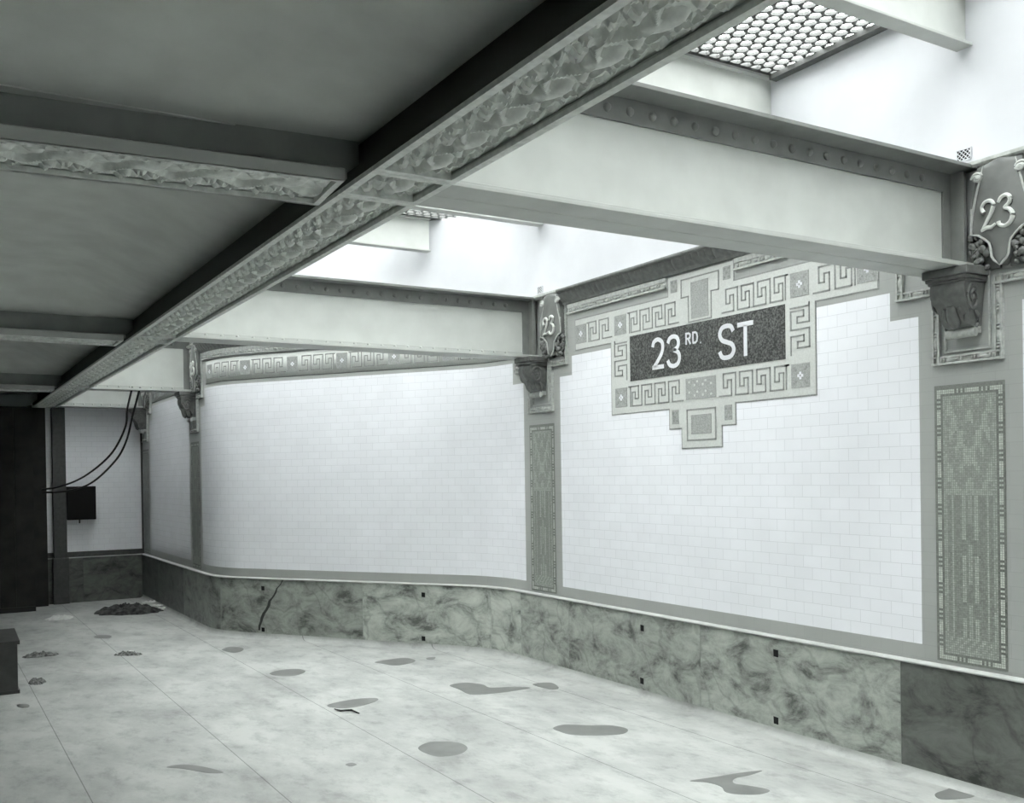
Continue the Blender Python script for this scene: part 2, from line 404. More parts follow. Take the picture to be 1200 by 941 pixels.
# ------------------------------------------------------------------ foliage relief (height tile) for cast soffits
def relief_tile(L, W, nx, ny):
    xs = np.linspace(0, L, nx, endpoint=False); ys = np.linspace(-W/2, W/2, ny)
    X, Y = np.meshgrid(xs, ys, indexing='ij'); H = np.zeros_like(X)
    A = W*.17
    def seg(px, py, r, h):
        nonlocal H
        for dx in (-L, 0, L):
            for (ax, ay), (bx, by) in zip(zip(px, py), zip(px[1:], py[1:])):
                vx, vy = bx-ax, by-ay; l2 = vx*vx+vy*vy+1e-12
                t = np.clip(((X-ax-dx)*vx+(Y-ay)*vy)/l2, 0, 1)
                d = np.hypot(X-ax-dx-t*vx, Y-ay-t*vy)
                H = np.maximum(H, h*np.sqrt(np.clip(1-(d/r)**2, 0, 1)))
    def leaf(cx, cy, a, b, th, h):
        nonlocal H
        for dx in (-L, 0, L):
            u = (X-cx-dx)*math.cos(th)+(Y-cy)*math.sin(th); v = -(X-cx-dx)*math.sin(th)+(Y-cy)*math.cos(th)
            q = (u/a)**2+(v/(b*(1-.45*np.clip(u/a, -1, 1))))**2
            rib = 1-.55*np.exp(-(v/(b*.18))**2)
            H = np.maximum(H, h*np.sqrt(np.clip(1-q, 0, 1))*rib)
    def plain(cx, cy, a, b, th, h, p=2.0):
        nonlocal H
        for dx in (-L, 0, L):
            u = (X-cx-dx)*math.cos(th)+(Y-cy)*math.sin(th); v = -(X-cx-dx)*math.sin(th)+(Y-cy)*math.cos(th)
            H = np.maximum(H, h*np.clip(1-np.abs(u/a)**p-np.abs(v/b)**p, 0, 1)**.35)
    t = np.linspace(0, L, 26)
    seg(t, W*(.06+.13*np.sin(2*np.pi*t/L)), W*.045, .95)
    seg(t, W*(-.30+.05*np.sin(2*np.pi*t/L+2)), W*.028, .6)
    plain(L*.62, -W*.10, L*.30, W*.13, .35, .9)
    plain(L*.10, -W*.16, L*.14, W*.07, -.5, .7)
    for j in range(5):
        th = .5+.45*j; cx = L*(.12+.19*j); cy = W*(.245+.05*((j*2) % 3-1))
        leaf(cx, cy, L*.125, W*.062, th, 1.0)
        leaf(cx+L*.07, cy+W*.13, L*.085, W*.045, th+1.1, .85)
    for j in range(4):
        leaf(L*(.08+.25*j), -W*(.40-.03*(j % 2)), L*.10, W*.045, .7*(-1)**j, .7)
        leaf(L*(.2+.25*j), -W*(.25+.03*(j % 2)), L*.08, W*.04, -.9*(-1)**j, .6)
    return H
_RT = {}
def relief(mb, T, length, width, per=.56, depth=.02, res=.0085):
    """T(a,b,h): a along, b across (centred), h relief height"""
    nt = max(1, round(length/per)); L = length/nt; nx = max(12, int(L/res)); ny = max(10, int(width/res))
    key = (round(L/width, 2), nx, ny)
    if key not in _RT: _RT[key] = relief_tile(L, width, nx, ny)
    H = _RT[key]; base = len(mb.v); tot = nx*nt+1
    for i in range(tot):
        for j in range(ny):
            e = 0 if j in (0, ny-1) or i in (0, tot-1) else H[i % nx, j]
            mb.v.append(tuple(T(i*L/nx, -width/2+width*j/(ny-1), e*depth)))
    for i in range(tot-1):
        for j in range(ny-1):
            a = base+i*ny+j; mb.f.append((a, a+ny, a+ny+1, a+1)); mb.mi.append(mb.cm); mb.tone.append(1.0)
def soffit_panel(mb, T, length, width, lip=.03, rec=.034, res=.0085, per=.25):
    """raised lips round a sunk field with foliage; T(a,b,h) with h measured down from the soffit plane (h<0 = up)"""
    def bx(a0, a1, b0, b1, h0, h1):
        v = [T(a, b, h) for a in (a0, a1) for b in (b0, b1) for h in (h0, h1)]
        mb.add(v, [(0, 1, 3, 2), (4, 6, 7, 5), (0, 4, 5, 1), (2, 3, 7, 6), (0, 2, 6, 4), (1, 5, 7, 3)])
    w = width/2
    for b0, b1 in ((-w, -w+lip), (w-lip, w)): bx(0, length, b0, b1, -.018, 0)
    for a0, a1 in ((0, lip), (length-lip, length)): bx(a0, a1, -w+lip, w-lip, -.035, 0)
    relief(mb, lambda a, b, h: T(a+lip, b, h-rec), length-2*lip, width-2*lip, per, rec*1.0, res)

# ------------------------------------------------------------------ main girder
GX0, GX1 = 1.40, 1.73; GW = GX1-GX0; GXC = (GX0+GX1)/2
crossY = [-.95, 3.42, 8.0, 12.57]
root = empty('main_girder', (GXC, 5.5, 0))
tag(root, 'long grey girder running down the platform with a foliage-cast underside and web darkened as in shade', 'girder')
def rel(o, r): o.matrix_parent_inverse = Matrix.Translation(-Vector(r.location)); return o
mb = MB(); mb.box(GX0+.03, GX1, -4.9, 15.85, 2.931, 2.95); mb.box(GX1-.02, GX1-.004, -4.9, 15.85, 2.9, 2.93)
rel(mb.build('flange', M['paint2'], root, bevel=.003), root)
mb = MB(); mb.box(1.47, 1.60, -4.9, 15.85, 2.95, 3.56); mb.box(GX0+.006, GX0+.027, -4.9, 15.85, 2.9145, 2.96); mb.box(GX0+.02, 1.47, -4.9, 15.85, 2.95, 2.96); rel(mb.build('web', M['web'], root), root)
mb = MB(); mb.box(1.60, 1.70, -4.9, 15.85, 2.95, 3.47); rel(mb.build('web_casing', M['paint'], root), root)
edges = [-4.9]
for y in crossY: edges += [y-.165, y+.165]
edges.append(15.85)
for k, (a, b) in enumerate(zip(edges, edges[1:])):
    mb = MB(); res = .008 if b < 9 else .014
    soffit_panel(mb, lambda p, q, h: (GXC-q, a+p, ZS-h), b-a-.004, GW, res=res)
    o = rel(mb.build('soffit_panel' if b-a > .5 else 'crossing_panel', M['orn'], root, smooth=True), root)

# ------------------------------------------------------------------ transverse ceiling beams, left side
lb_lab = {3.61: 'grey ornamented ceiling beam crossing the upper left foreground, nearest in view', 8.30: 'ornamented ceiling beam in the middle of the left ceiling',
          12.95: 'small distant ceiling beam over the dark partition at far left', -.95: 'ceiling beam over the camera side of the left ceiling'}
for y in (3.61, 8.30, 12.95):
    r = empty('ceiling_beam', (1.37, y-(.02 if y < 4 else 0), ZS), -.08 if y < 4 else 0); tag(r, lb_lab[y], 'beam', 'transverse beams under the left ceiling')
    mb = MB(); res = .009 if y < 4 else .015
    soffit_panel(mb, lambda p, q, h: (-p, q, -h), 5.2, .37, lip=.024, rec=.024, res=res)
    mb.build('soffit_panel', M['orn'], r, smooth=True)
    mb = MB(); mb.box(-5.2, 0, -.185, .185, .030, .042); mb.box(-5.2, -.0, -.187, -.172, .0, .042); mb.box(-5.2, 0, .172, .187, 0, .042)
    # bevelled upper edge of the fascia
    for sg in (-1, 1):
        mb.add([(x, sg*a, z) for x in (-5.2, 0) for a, z in ((.187, .042), (.165, .052), (.165, .042))], [(0, 1, 4, 3), (1, 2, 5, 4), (0, 3, 5, 2), (0, 2, 1), (3, 4, 5)])
    mb.build('flange', M['paint2'], r)
    mb = MB(); mb.box(-5.2, .09, -.075, .075, .042, .40 if y < 4 else .20); mb.build('web', M['plas_shade'], r)  # shade above the flange is put into this colour

# ------------------------------------------------------------------ plate girders on the right
def plate_girder(y0, x_end, w, label, k, top=ZT):
    """y0 near edge of the flange"""
    r = empty('plate_girder', (GX1, y0+w/2, ZS)); tag(r, label, 'girder', 'plate girders between main girder and wall columns')
    L = x_end-GX1; hw = w/2; H = top-ZS
    mb = MB(); mb.box(0, L, -.008, .008, .012, H-.012); mb.build('web', M['paint'], r)
    mb = MB(); mb.box(0, L+.02, -hw, -.002, 0, .016); mb.box(0, L+.02, .002, hw, 0, .016); mb.box(0, L, -hw+.004, hw-.004, .014, .026)
    mb.box(.0, L, -.014, -.008, .02, .062); mb.box(.0, L, .008, .014, .02, .062)
    mb.build('bottom_flange', M['paint2'], r, bevel=.002)
    mb = MB(); mb.box(0, L+.03, -hw, hw, H-.02, H); mb.box(0, L, -.022, -.008, H-.125, H-.02); mb.box(0, L, .008, .022, H-.125, H-.02)
    mb.build('top_flange', M['topf'], r, bevel=.002)  # darker than the web to imitate shade at the top
    mb = MB(); mb.box(L-.035, L-.015, -.10, .10, .026, H-.02); mb.box(L-.11, L-.035, -.022, -.008, .026, H-.12); mb.box(L-.045, L-.033, -.10, -.022, .026, H-.02)
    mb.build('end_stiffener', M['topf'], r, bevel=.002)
    mb = MB(); mb.ell((0, 0, 0), (.015, .011, .015), 10, 6); me = None
    n = int((L-.15)/.125)
    for zz, sg in ((H-.075, -1), (.045, -1)):
        me = None; mb = MB(); q_ = .021 if zz > .1 else .014; mb.ell((0, 0, 0), (q_, q_*.85, q_), 10, 6)
        for i in range(n):
            if me is None:
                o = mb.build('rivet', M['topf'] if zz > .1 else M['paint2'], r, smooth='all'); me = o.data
            else:
                o = bpy.data.objects.new('rivet', me); COL.objects.link(o); o.parent = r
            o.location = (.08+i*.125, sg*(.021 if zz > .1 else .013), zz)
    return r
plate_girder(3.27, 4.98, .31, 'nearest and largest plate girder, light grey web, meeting the wall beside the big 23 plaque', 0)
plate_girder(7.72, 4.98, .27, 'second light grey plate girder, ending at the smaller 23 plaque left of the street sign', 1)
plate_girder(12.44, 2.93, .27, 'third short plate girder with rivets, from which the cables hang', 2, 3.56)
plate_girder(15.46, 2.93, .26, 'farthest short plate girder with rivets along the top of the end wall', 3, 3.56)

# ------------------------------------------------------------------ wall ornament helpers
def strip(mb, pts, w, d0, d1, T=None):           # polyline ribbon lying on the wall, mitred as squares
    T = T or wp
    for (a0, b0), (a1, b1) in zip(pts, pts[1:]):
        s0, s1 = min(a0, a1)-w/2, max(a0, a1)+w/2; z0, z1 = min(b0, b1)-w/2, max(b0, b1)+w/2
        us = sfine(s0, s1) if T is wp else [s0, s1]
        n = len(us)
        for i in range(n-1):
            v = [T(us[i], z0, d1), T(us[i+1], z0, d1), T(us[i+1], z1, d1), T(us[i], z1, d1),
                 T(us[i], z0, d0), T(us[i+1], z0, d0), T(us[i+1], z1, d0), T(us[i], z1, d0)]
            mb.add(v, [(0, 1, 2, 3), (0, 4, 5, 1), (3, 2, 6, 7)] + ([(0, 3, 7, 4)] if i == 0 else []) + ([(1, 5, 6, 2)] if i == n-2 else []))
def rect(mb, s0, s1, z0, z1, d0, d1): 
    us = sfine(s0, s1); n = len(us)
    for i in range(n-1):
        v = [wp(us[i], z0, d1), wp(us[i+1], z0, d1), wp(us[i+1], z1, d1), wp(us[i], z1, d1), wp(us[i], z0, d0), wp(us[i+1], z0, d0), wp(us[i+1], z1, d0), wp(us[i], z1, d0)]
        mb.add(v, [(0, 1, 2, 3), (0, 4, 5, 1), (3, 2, 6, 7)] + ([(0, 3, 7, 4)] if i == 0 else []) + ([(1, 5, 6, 2)] if i == n-2 else []))
KEY = [(0, 0), (.74, 0), (.74, .70), (.5, .70), (.5, .36), (.25, .36), (.25, 1), (1.0, 1), (1.0, 0)]
def key_run(mb, s0, s1, z0, z1, n, flip=False, lw=.011):
    u = (s1-s0)/n
    for i in range(n):
        pts = []
        for a, b in KEY[:-1] if i == n-1 else KEY:
            x = (i+a)*u
            pts.append(((s1-x) if not flip else (s0+x), z0+b*(z1-z0)))
        if i == n-1:
            e = (s0 if not flip else s1); pts.append((e+(u*.12 if not flip else -u*.12), z1)); pts[-1] = (pts[-1][0], z1)
            pts.append((pts[-1][0], z0+.0))
        strip(mb, pts, lw, .0040, .0068)
def key_col(mb, s0, s1, z0, z1, n, flip, lw=.011):
    u = (z1-z0)/n
    for i in range(n):
        pts = [((s0+b*(s1-s0)) if flip else (s1-b*(s1-s0)), z0+(i+a)*u) for a, b in (KEY if i < n-1 else KEY[:-1]+[(.88, 1), (.88, 0)])]
        strip(mb, pts, lw, .0040, .0068)
def rosette_sq(parent, s0, s1, z0, z1, kind='square'):
    mb = MB(); mb.cm = 0; rect(mb, s0, s1, z0, z1, .004, .0062)
    sc, zc = (s0+s1)/2, (z0+z1)/2; w = (s1-s0)
    mb.cm = 1
    if kind == 'square':
        for dx, dz in ((-1, 0), (1, 0), (0, -1), (0, 1)):
            q = w*.10; rect(mb, sc+dx*q-w*.06, sc+dx*q+w*.06, zc+dz*q-w*.06, zc+dz*q+w*.06, .0062, .0076)
    mb.cm = 2
    for dx in (-1, 1):
        for dz in (-1, 1):
            for k in (.25, .33):
                rect(mb, sc+dx*k*w-w*.045, sc+dx*k*w+w*.045, zc+dz*k*(z1-z0)-w*.045, zc+dz*k*(z1-z0)+w*.045, .0062, .0070)
    return mb.build('rosette_square', [M['msfield'], M['mslet'], M['msline']], parent)

# ------------------------------------------------------------------ street name sign with its mosaic surround
SCN = 5.53; ZF0, ZF1 = 2.906, 3.165
def outlined(mb, rects, lw=.010):
    """pale backing with a thin grey outline round a union of stacked rects, cut into disjoint cells"""
    def cells(rs):
        zz = sorted({r[2] for r in rs} | {r[3] for r in rs})
        for z0, z1 in zip(zz, zz[1:]):
            if z1-z0 < 1e-6: continue
            iv = sorted((r[0], r[1]) for r in rs if r[2] <= (z0+z1)/2 <= r[3]); cur = None
            for a, b in iv:
                if cur and a <= cur[1]: cur = (cur[0], max(cur[1], b))
                else:
                    if cur: yield cur[0], cur[1], z0, z1
                    cur = (a, b)
            if cur: yield cur[0], cur[1], z0, z1
    mb.cm = 1
    for s0, s1, z0, z1 in cells([(a-lw, b+lw, c-lw, d+lw) for a, b, c, d in rects]): rect(mb, s0, s1, z0, z1, 0, .0024)
    mb.cm = 0
    for s0, s1, z0, z1 in cells(rects): rect(mb, s0, s1, z0, z1, .0024, .0042)
surround = empty('mosaic_sign_surround', (5, SCN, 2.3)); 
tag(surround, 'pale mosaic border with Greek key pattern and stepped tabs framing the dark street name panel', 'mosaic')
def W2(o, r): return rel(o, r)
R_ = []
mb = MB()
outlined(mb, [(3.945, 7.15, ZF0, ZF1), (SCN-1.097, SCN+1.097, 2.30, ZF1), (SCN-.357, SCN+.357, 2.145, 2.3), (SCN-.215, SCN+.215, 1.99, 2.15), (SCN-.355, SCN+.355, ZF1-.01, 3.312)])
W2(mb.build('backing', [M['msback'], M['msline']], surround), surround)
kz0, kz1 = 2.955, 3.118; bz0, bz1 = 2.352, 2.512
for a, b, c, d, n, fl in ((SCN+.24, SCN+.865, kz0, kz1, 4, True), (SCN-.865, SCN-.24, kz0, kz1, 4, False), (SCN+1.09, SCN+1.44, kz0, kz1, 2, True), (SCN-1.44, SCN-1.09, kz0, kz1, 2, False),
                          (SCN+.20, SCN+.865, bz0, bz1, 4, True), (SCN-.865, SCN-.20, bz0, bz1, 4, False)):
    mb = MB(); key_run(mb, a, b, c, d, n, flip=fl); W2(mb.build('greek_key', M['msline'], surround), surround)
for a, b, fl in ((SCN+.89, SCN+1.05, True), (SCN-1.05, SCN-.89, False)):
    mb = MB(); key_col(mb, a, b, 2.575, 2.905, 2, fl); W2(mb.build('greek_key', M['msline'], surround), surround)
for s, z0, z1 in [(SCN+.97, kz0, kz1), (SCN-.97, kz0, kz1), (SCN+.97, bz0, bz1), (SCN-.97, bz0, bz1), (SCN+1.535, kz0, kz1), (SCN-1.515, kz0, kz1)]:
    W2(rosette_sq(surround, s-.08, s+.08, z0, z1), surround)
mb = MB(); rect(mb, SCN-.165, SCN+.165, bz0, bz1, .0040, .0064); mb.cm = 1
for i in range(9):
    for j in range(5):
        if (i*j+i+2*j) % 3 == 0: rect(mb, SCN-.125+i*.03, SCN-.105+i*.03, bz0+.02+j*.026, bz0+.036+j*.026, .0064, .0074)
W2(mb.build('centre_motif', [M['msfield'], M['msback']], surround), surround)
for sg in (-1, 1):
    for z0, z1 in ((3.19, 3.285), (2.175, 2.285)):
        mb = MB(); c = SCN+sg*.29; rect(mb, c-.038, c+.038, z0, z1, .0040, .0064); mb.cm = 1
        for dx, dz in ((-.02, -.03), (.02, -.03), (0, 0), (-.02, .03), (.02, .03)): rect(mb, c+dx-.008, c+dx+.008, (z0+z1)/2+dz-.008, (z0+z1)/2+dz+.008, .0064, .0074)
        W2(mb.build('small_motif', [M['msfield'], M['msline']], surround), surround)
mb = MB(); rect(mb, SCN-.095, SCN+.095, 2.96, 3.235, .0040, .0064)
W2(mb.build('upper_field', M['msfield'], surround), surround)
mb = MB()
strip(mb, [(SCN-.125, 2.94), (SCN+.125, 2.94), (SCN+.125, 3.135), (SCN+.205, 3.135), (SCN+.205, 3.27), (SCN-.205, 3.27), (SCN-.205, 3.135), (SCN-.125, 3.135), (SCN-.125, 2.94)], .010, .0040, .0068)
W2(mb.build('tab_outline', M['msline'], surround), surround); mb = MB()
strip(mb, [(SCN-.155, 2.045), (SCN+.155, 2.045), (SCN+.155, 2.275), (SCN-.155, 2.275), (SCN-.155, 2.045)], .012, .0040, .0068)
W2(mb.build('tab_outline', M['msline'], surround), surround)
mb = MB(); rect(mb, SCN-.11, SCN+.11, 2.09, 2.235, .0040, .0064); W2(mb.build('lower_field', M['msfield'], surround), surround)

name = empty('street_name_panel', (5, SCN+.0, 2.556)); tag(name, 'dark speckled mosaic panel with white lettering reading 23RD ST', 'sign')
mb = MB(); rect(mb, SCN-.842, SCN+.842, 2.556, 2.924, .0040, .0075); W2(mb.build('panel', M['msdark'], name), name)
def smooth_pts(ctrl, n=10, closed=False):
    out = []; P_ = [Vector(c) for c in ctrl]
    for i in range(len(P_)-1):
        p0 = P_[max(i-1, 0)]; p1 = P_[i]; p2 = P_[i+1]; p3 = P_[min(i+2, len(P_)-1)]
        for k in range(n):
            t = k/n; out.append(.5*((2*p1)+(p2-p0)*t+(2*p0-5*p1+4*p2-p3)*t*t+(3*p1-p0-3*p2+p3)*t**3))
    out.append(P_[-1]); return out
def stroke(mb, pts, w, T, d0, d1):
    pts = [Vector(p) for p in pts]; Lp = []; Rp = []
    for i, p in enumerate(pts):
        a = (p-pts[i-1]).normalized() if i else None; b = (pts[i+1]-p).normalized() if i < len(pts)-1 else None
        if a is None: a = b
        if b is None: b = a
        t = (a+b); t = t.normalized() if t.length > 1e-6 else b
        n = Vector((-t.y, t.x)); k = 1/max(.5, n.dot(Vector((-b.y, b.x))))
        Lp.append(p+n*w/2*k); Rp.append(p-n*w/2*k)
    m_ = len(pts); v = []
    for d in (d1, d0):
        for q in Lp+Rp: v.append(T(q.x, q.y, d))
    fs = []
    for i in range(m_-1):
        fs += [(i, i+1, m_+i+1, m_+i), (i, 2*m_+i, 2*m_+i+1, i+1), (m_+i, m_+i+1, 3*m_+i+1, 3*m_+i)]
    fs += [(0, m_, 3*m_, 2*m_), (m_-1, 3*m_-1, 4*m_-1, 2*m_-1)]
    mb.add(v, fs)
GL = {   # glyphs in a unit box, x right, y up
    '2': [('s', [(.05, .76), (.16, .93), (.5, 1.0), (.84, .90), (.93, .72), (.84, .52), (.5, .27), (.14, .06)]), ('l', [(.0, .045), (1, .045)])],
    '3': [('s', [(.05, .80), (.2, .95), (.5, 1.0), (.8, .93), (.9, .76), (.8, .61), (.5, .54)]), ('s', [(.5, .54), (.84, .45), (.97, .27), (.84, .07), (.5, .0), (.18, .06), (.02, .22)])],
    'R': [('l', [(.08, -.04), (.08, 1.0), (.6, 1.0), (.88, .9), (.9, .7), (.8, .54), (.5, .50), (.12, .50)]), ('l', [(.5, .5), (.95, -.04)])],
    'D': [('l', [(.08, .02), (.08, .98), (.55, .98), (.85, .85), (.95, .5), (.85, .15), (.55, .02), (.02, .02)])],
    'S': [('s', [(.92, .80), (.78, .96), (.5, 1.0), (.2, .95), (.06, .76), (.2, .58), (.5, .49), (.82, .40), (.95, .22), (.8, .05), (.5, .0), (.2, .04), (.04, .22)])],
    'T': [('l', [(0, .955), (1, .955)]), ('l', [(.5, .92), (.5, -.04)])],
    '.': [('l', [(.3, .06), (.7, .06)])],
}
def glyph(ch, s_left, z0, w, h, sw, nm='letter'):
    mb = MB()
    for ty, pts in GL[ch]:
        q = smooth_pts([(a, b, 0) for a, b in pts], 6) if ty == 's' else [Vector((a, b, 0)) for a, b in pts]
        q = [Vector((s_left-a.x*w, z0+a.y*h)) for a in q]
        stroke(mb, q, sw, wp, .0074, .0095)
    W2(mb.build(nm, M['mslet'], name), name)
gz, gh = 2.626, .228
def sx_(px, z): return None
for ch, s, w in (('2', 6.085, .14), ('3', 5.90, .145), ('S', 5.325, .16), ('T', 5.135, .155)):
    glyph(ch, s, gz, w, gh, .033, 'digit' if ch in '23' else 'letter')
glyph('R', 5.685, 2.775, .055, .08, .015); glyph('D', 5.608, 2.775, .055, .08, .015); glyph('.', 5.53, 2.765, .022, .06, .012, 'full_stop')

# ------------------------------------------------------------------ Greek key friezes beyond the second column
def frieze(s0, s1, nm_label, n_sets):
    r = empty('mosaic_frieze', tuple(wp((s0+s1)/2, 2.93))); tag(r, nm_label, 'mosaic', 'Greek key friezes on the far wall')
    z0, z1 = 2.95, 3.21
    mb = MB(); outlined(mb, [(s0, s1, z0, z1)]); W2(mb.build('backing', [M['msback'], M['msline']], r, smooth='all'), r)
    a, b = z0+.05, z1-.048
    cell = (s1-s0-.1)/(n_sets*4+1.0); ss = s0+.05
    for k in range(n_sets+1):
        W2(rosette_sq(r, ss+.01, ss+cell-.01, a, b), r); ss += cell
        if k < n_sets:
            mb = MB(); key_run(mb, ss+.012, ss+3*cell-.012, a, b, 3, flip=(k % 2 == 0)); ss += 3*cell
            W2(mb.build('greek_key', M['msline'], r), r)
frieze(8.30, CC[2]-.60, 'pale Greek key frieze across the curved wall under the second girder', 6)
frieze(CC[2]+.56, CC[3]-.54, 'short pale Greek key frieze between the third and fourth columns', 3)
mb = MB()
for s0, s1 in ((CC0+.6, CC[0]-.6),):
    r = empty('mosaic_frieze', tuple(wp(1.2, 2.93))); tag(r, 'Greek key frieze on the wall bay beside the camera, right of the large 23 plaque', 'mosaic')
    mb = MB(); outlined(mb, [(s0, s1, ZF0, ZF1)]); W2(mb.build('backing', [M['msback'], M['msline']], r), r)
    mb = MB(); key_run(mb, s0+.1, s1-.1, kz0, kz1, 14); W2(mb.build('greek_key', M['msline'], r), r)

# ------------------------------------------------------------------ cornice
def cornice():
    mb = MB(); s0, s1 = -4.9, SEND-.02
    prof = [(.0, 3.325), (.022, 3.325), (.03, 3.335), (.03, 3.345), (.036, 3.355), (.060, 3.375), (.078, 3.400), (.086, 3.425), (.100, 3.432), (.105, 3.44), (.105, 3.452), (.10, 3.458), (0, 3.47)]
    m_ = len(prof); o = None; cuts = [s0]
    for c in cols_all: cuts += [c-.42, c+.30 if c > 12 else c+.42]
    cuts[-1] = SEND; spans = [(a, b) for a, b in zip(cuts[::2], cuts[1::2]) if b-a > .1]
    for a_, b_ in spans:
      step = .018; n = int((b_-a_)/step); us = [a_+(b_-a_)*i/n for i in range(n+1)]; v = []
      for s in us:
        for j, (o_, z) in enumerate(prof):
            e = 0
            if 4 <= j <= 7:
                ph = (s/.075) % 1.0; e = -.016*(1-abs(math.sin(math.pi*ph))**.5) + .006*math.sin(2*math.pi*s/.0375)*(j in (5, 6))
            v.append(wp(s, z, max(.005, o_+e)))
      mb.add(v, [(i*m_+j, (i+1)*m_+j, (i+1)*m_+j+1, i*m_+j+1) for i in range(n) for j in range(m_-1)] + [tuple(range(m_)), tuple(n*m_+j for j in range(m_))])
    o = struct(mb.build('trim_1', M['bronze'], smooth=True))
    # bead strip under it, broken at the sign's upper tab and at the columns
    def beads(a, b):
        mb2 = MB(); us = sfine(a, b)
        for q0, q1, d in ((3.236, 3.248, .026), (3.288, 3.322, .016), (3.248, 3.288, .008)):
            n2 = len(us); pr = [(0, q0), (d, q0), (d, q1), (0, q1)]
            mb2.add([wp(s, z, oo) for s in us for oo, z in pr], [(i*4+j, (i+1)*4+j, (i+1)*4+j+1, i*4+j+1) for i in range(n2-1) for j in range(3)])
        k = 0; s = a+.03
        while s < b-.03:
            long_ = k % 3 == 0; c = wp(s, 3.268, .012); t = (wp(s+.01, 0)-wp(s-.01, 0)).normalized()
            Rm = Matrix(((t.x, -t.y, 0), (t.y, t.x, 0), (0, 0, 1)))
            mb2.ell(c, (.026 if long_ else .009, .013, .015), 8, 5, Rm); s += .048 if long_ or k % 3 == 2 else .026; k += 1
        mb2.build('bead_moulding', M['frame'], o, smooth=True)
    for a, b in ((CC0+.47, CC[0]-.47), (CC[0]+.47, SCN-.375), (SCN+.375, CC[1]-.47), (CC[1]+.47, CC[2]-.47), (CC[2]+.47, CC[3]-.3)): beads(a, b)
    for c in cols_all:
        mb2 = MB(); us = sfine(c-.42, min(c+.42, SEND)); pr = [(0, 3.44), (.06, 3.44), (.075, 3.452), (.075, 3.47), (0, 3.474)]
        mb2.add([wp(s, z, oo) for s in us for oo, z in pr], [(i*5+j, (i+1)*5+j, (i+1)*5+j+1, i*5+j+1) for i in range(len(us)-1) for j in range(4)] + [tuple(range(5)), tuple((len(us)-1)*5+j for j in range(5))])
        mb2.build('plain_ledge', M['frame'], o)
cornice()

# ------------------------------------------------------------------ column dressings: moulded T frame, corbel, numbered shield, mosaic panel
def bead_frame(mb, pts, w=.052, closed=False):
    """pts: polyline (s,z) rel. to column, axis aligned; two raised fillets with bead-and-reel between, local coords x=-normal"""
    for (a0, b0), (a1, b1) in zip(pts, pts[1:]):
        for sh, ww, d in ((-w/2+.007, .012, .026), (w/2-.007, .010, .020), (0, w-.02, .008)):
            s0, s1 = min(a0, a1), max(a0, a1); z0, z1 = min(b0, b1), max(b0, b1)
            if abs(a1-a0) > abs(b1-b0): z0 += sh-ww/2; z1 += sh+ww/2; s0 -= w/2; s1 += w/2
            else: s0 += sh-ww/2; s1 += sh+ww/2; z0 -= w/2; z1 += w/2
            mb.box(-d, 0, s0, s1, z0, z1)
        L = math.hypot(a1-a0, b1-b0); n = max(1, int(L/.15)); ux, uz = (a1-a0)/L, (b1-b0)/L
        for i in range(n):
            c0 = (i+.5)*L/n
            mb.ell((-.013, a0+ux*c0, b0+uz*c0), (.013, .034 if abs(ux) > .5 else .014, .034 if abs(uz) > .5 else .014), 8, 6)
            for q in (-.062, -.044, .044, .062):
                if abs(q) < L/n/2: mb.ell((-.013, a0+ux*(c0+q), b0+uz*(c0+q)), (.013, .007 if abs(ux) > .5 else .015, .007 if abs(uz) > .5 else .015), 7, 5)
def make_frame():
    mb = MB()
    bead_frame(mb, [(-.43, 3.30), (-.43, 2.82), (-.19, 2.82), (-.19, 2.415), (.19, 2.415), (.19, 2.82), (.43, 2.82), (.43, 3.30)])
    # inner fillet
    for a, b, c, d in ((-.14, -.13, 2.46, 2.9), (.13, .14, 2.46, 2.9), (-.14, .14, 2.455, 2.465)): mb.box(-.014, 0, a, b, c, d)
    return mb
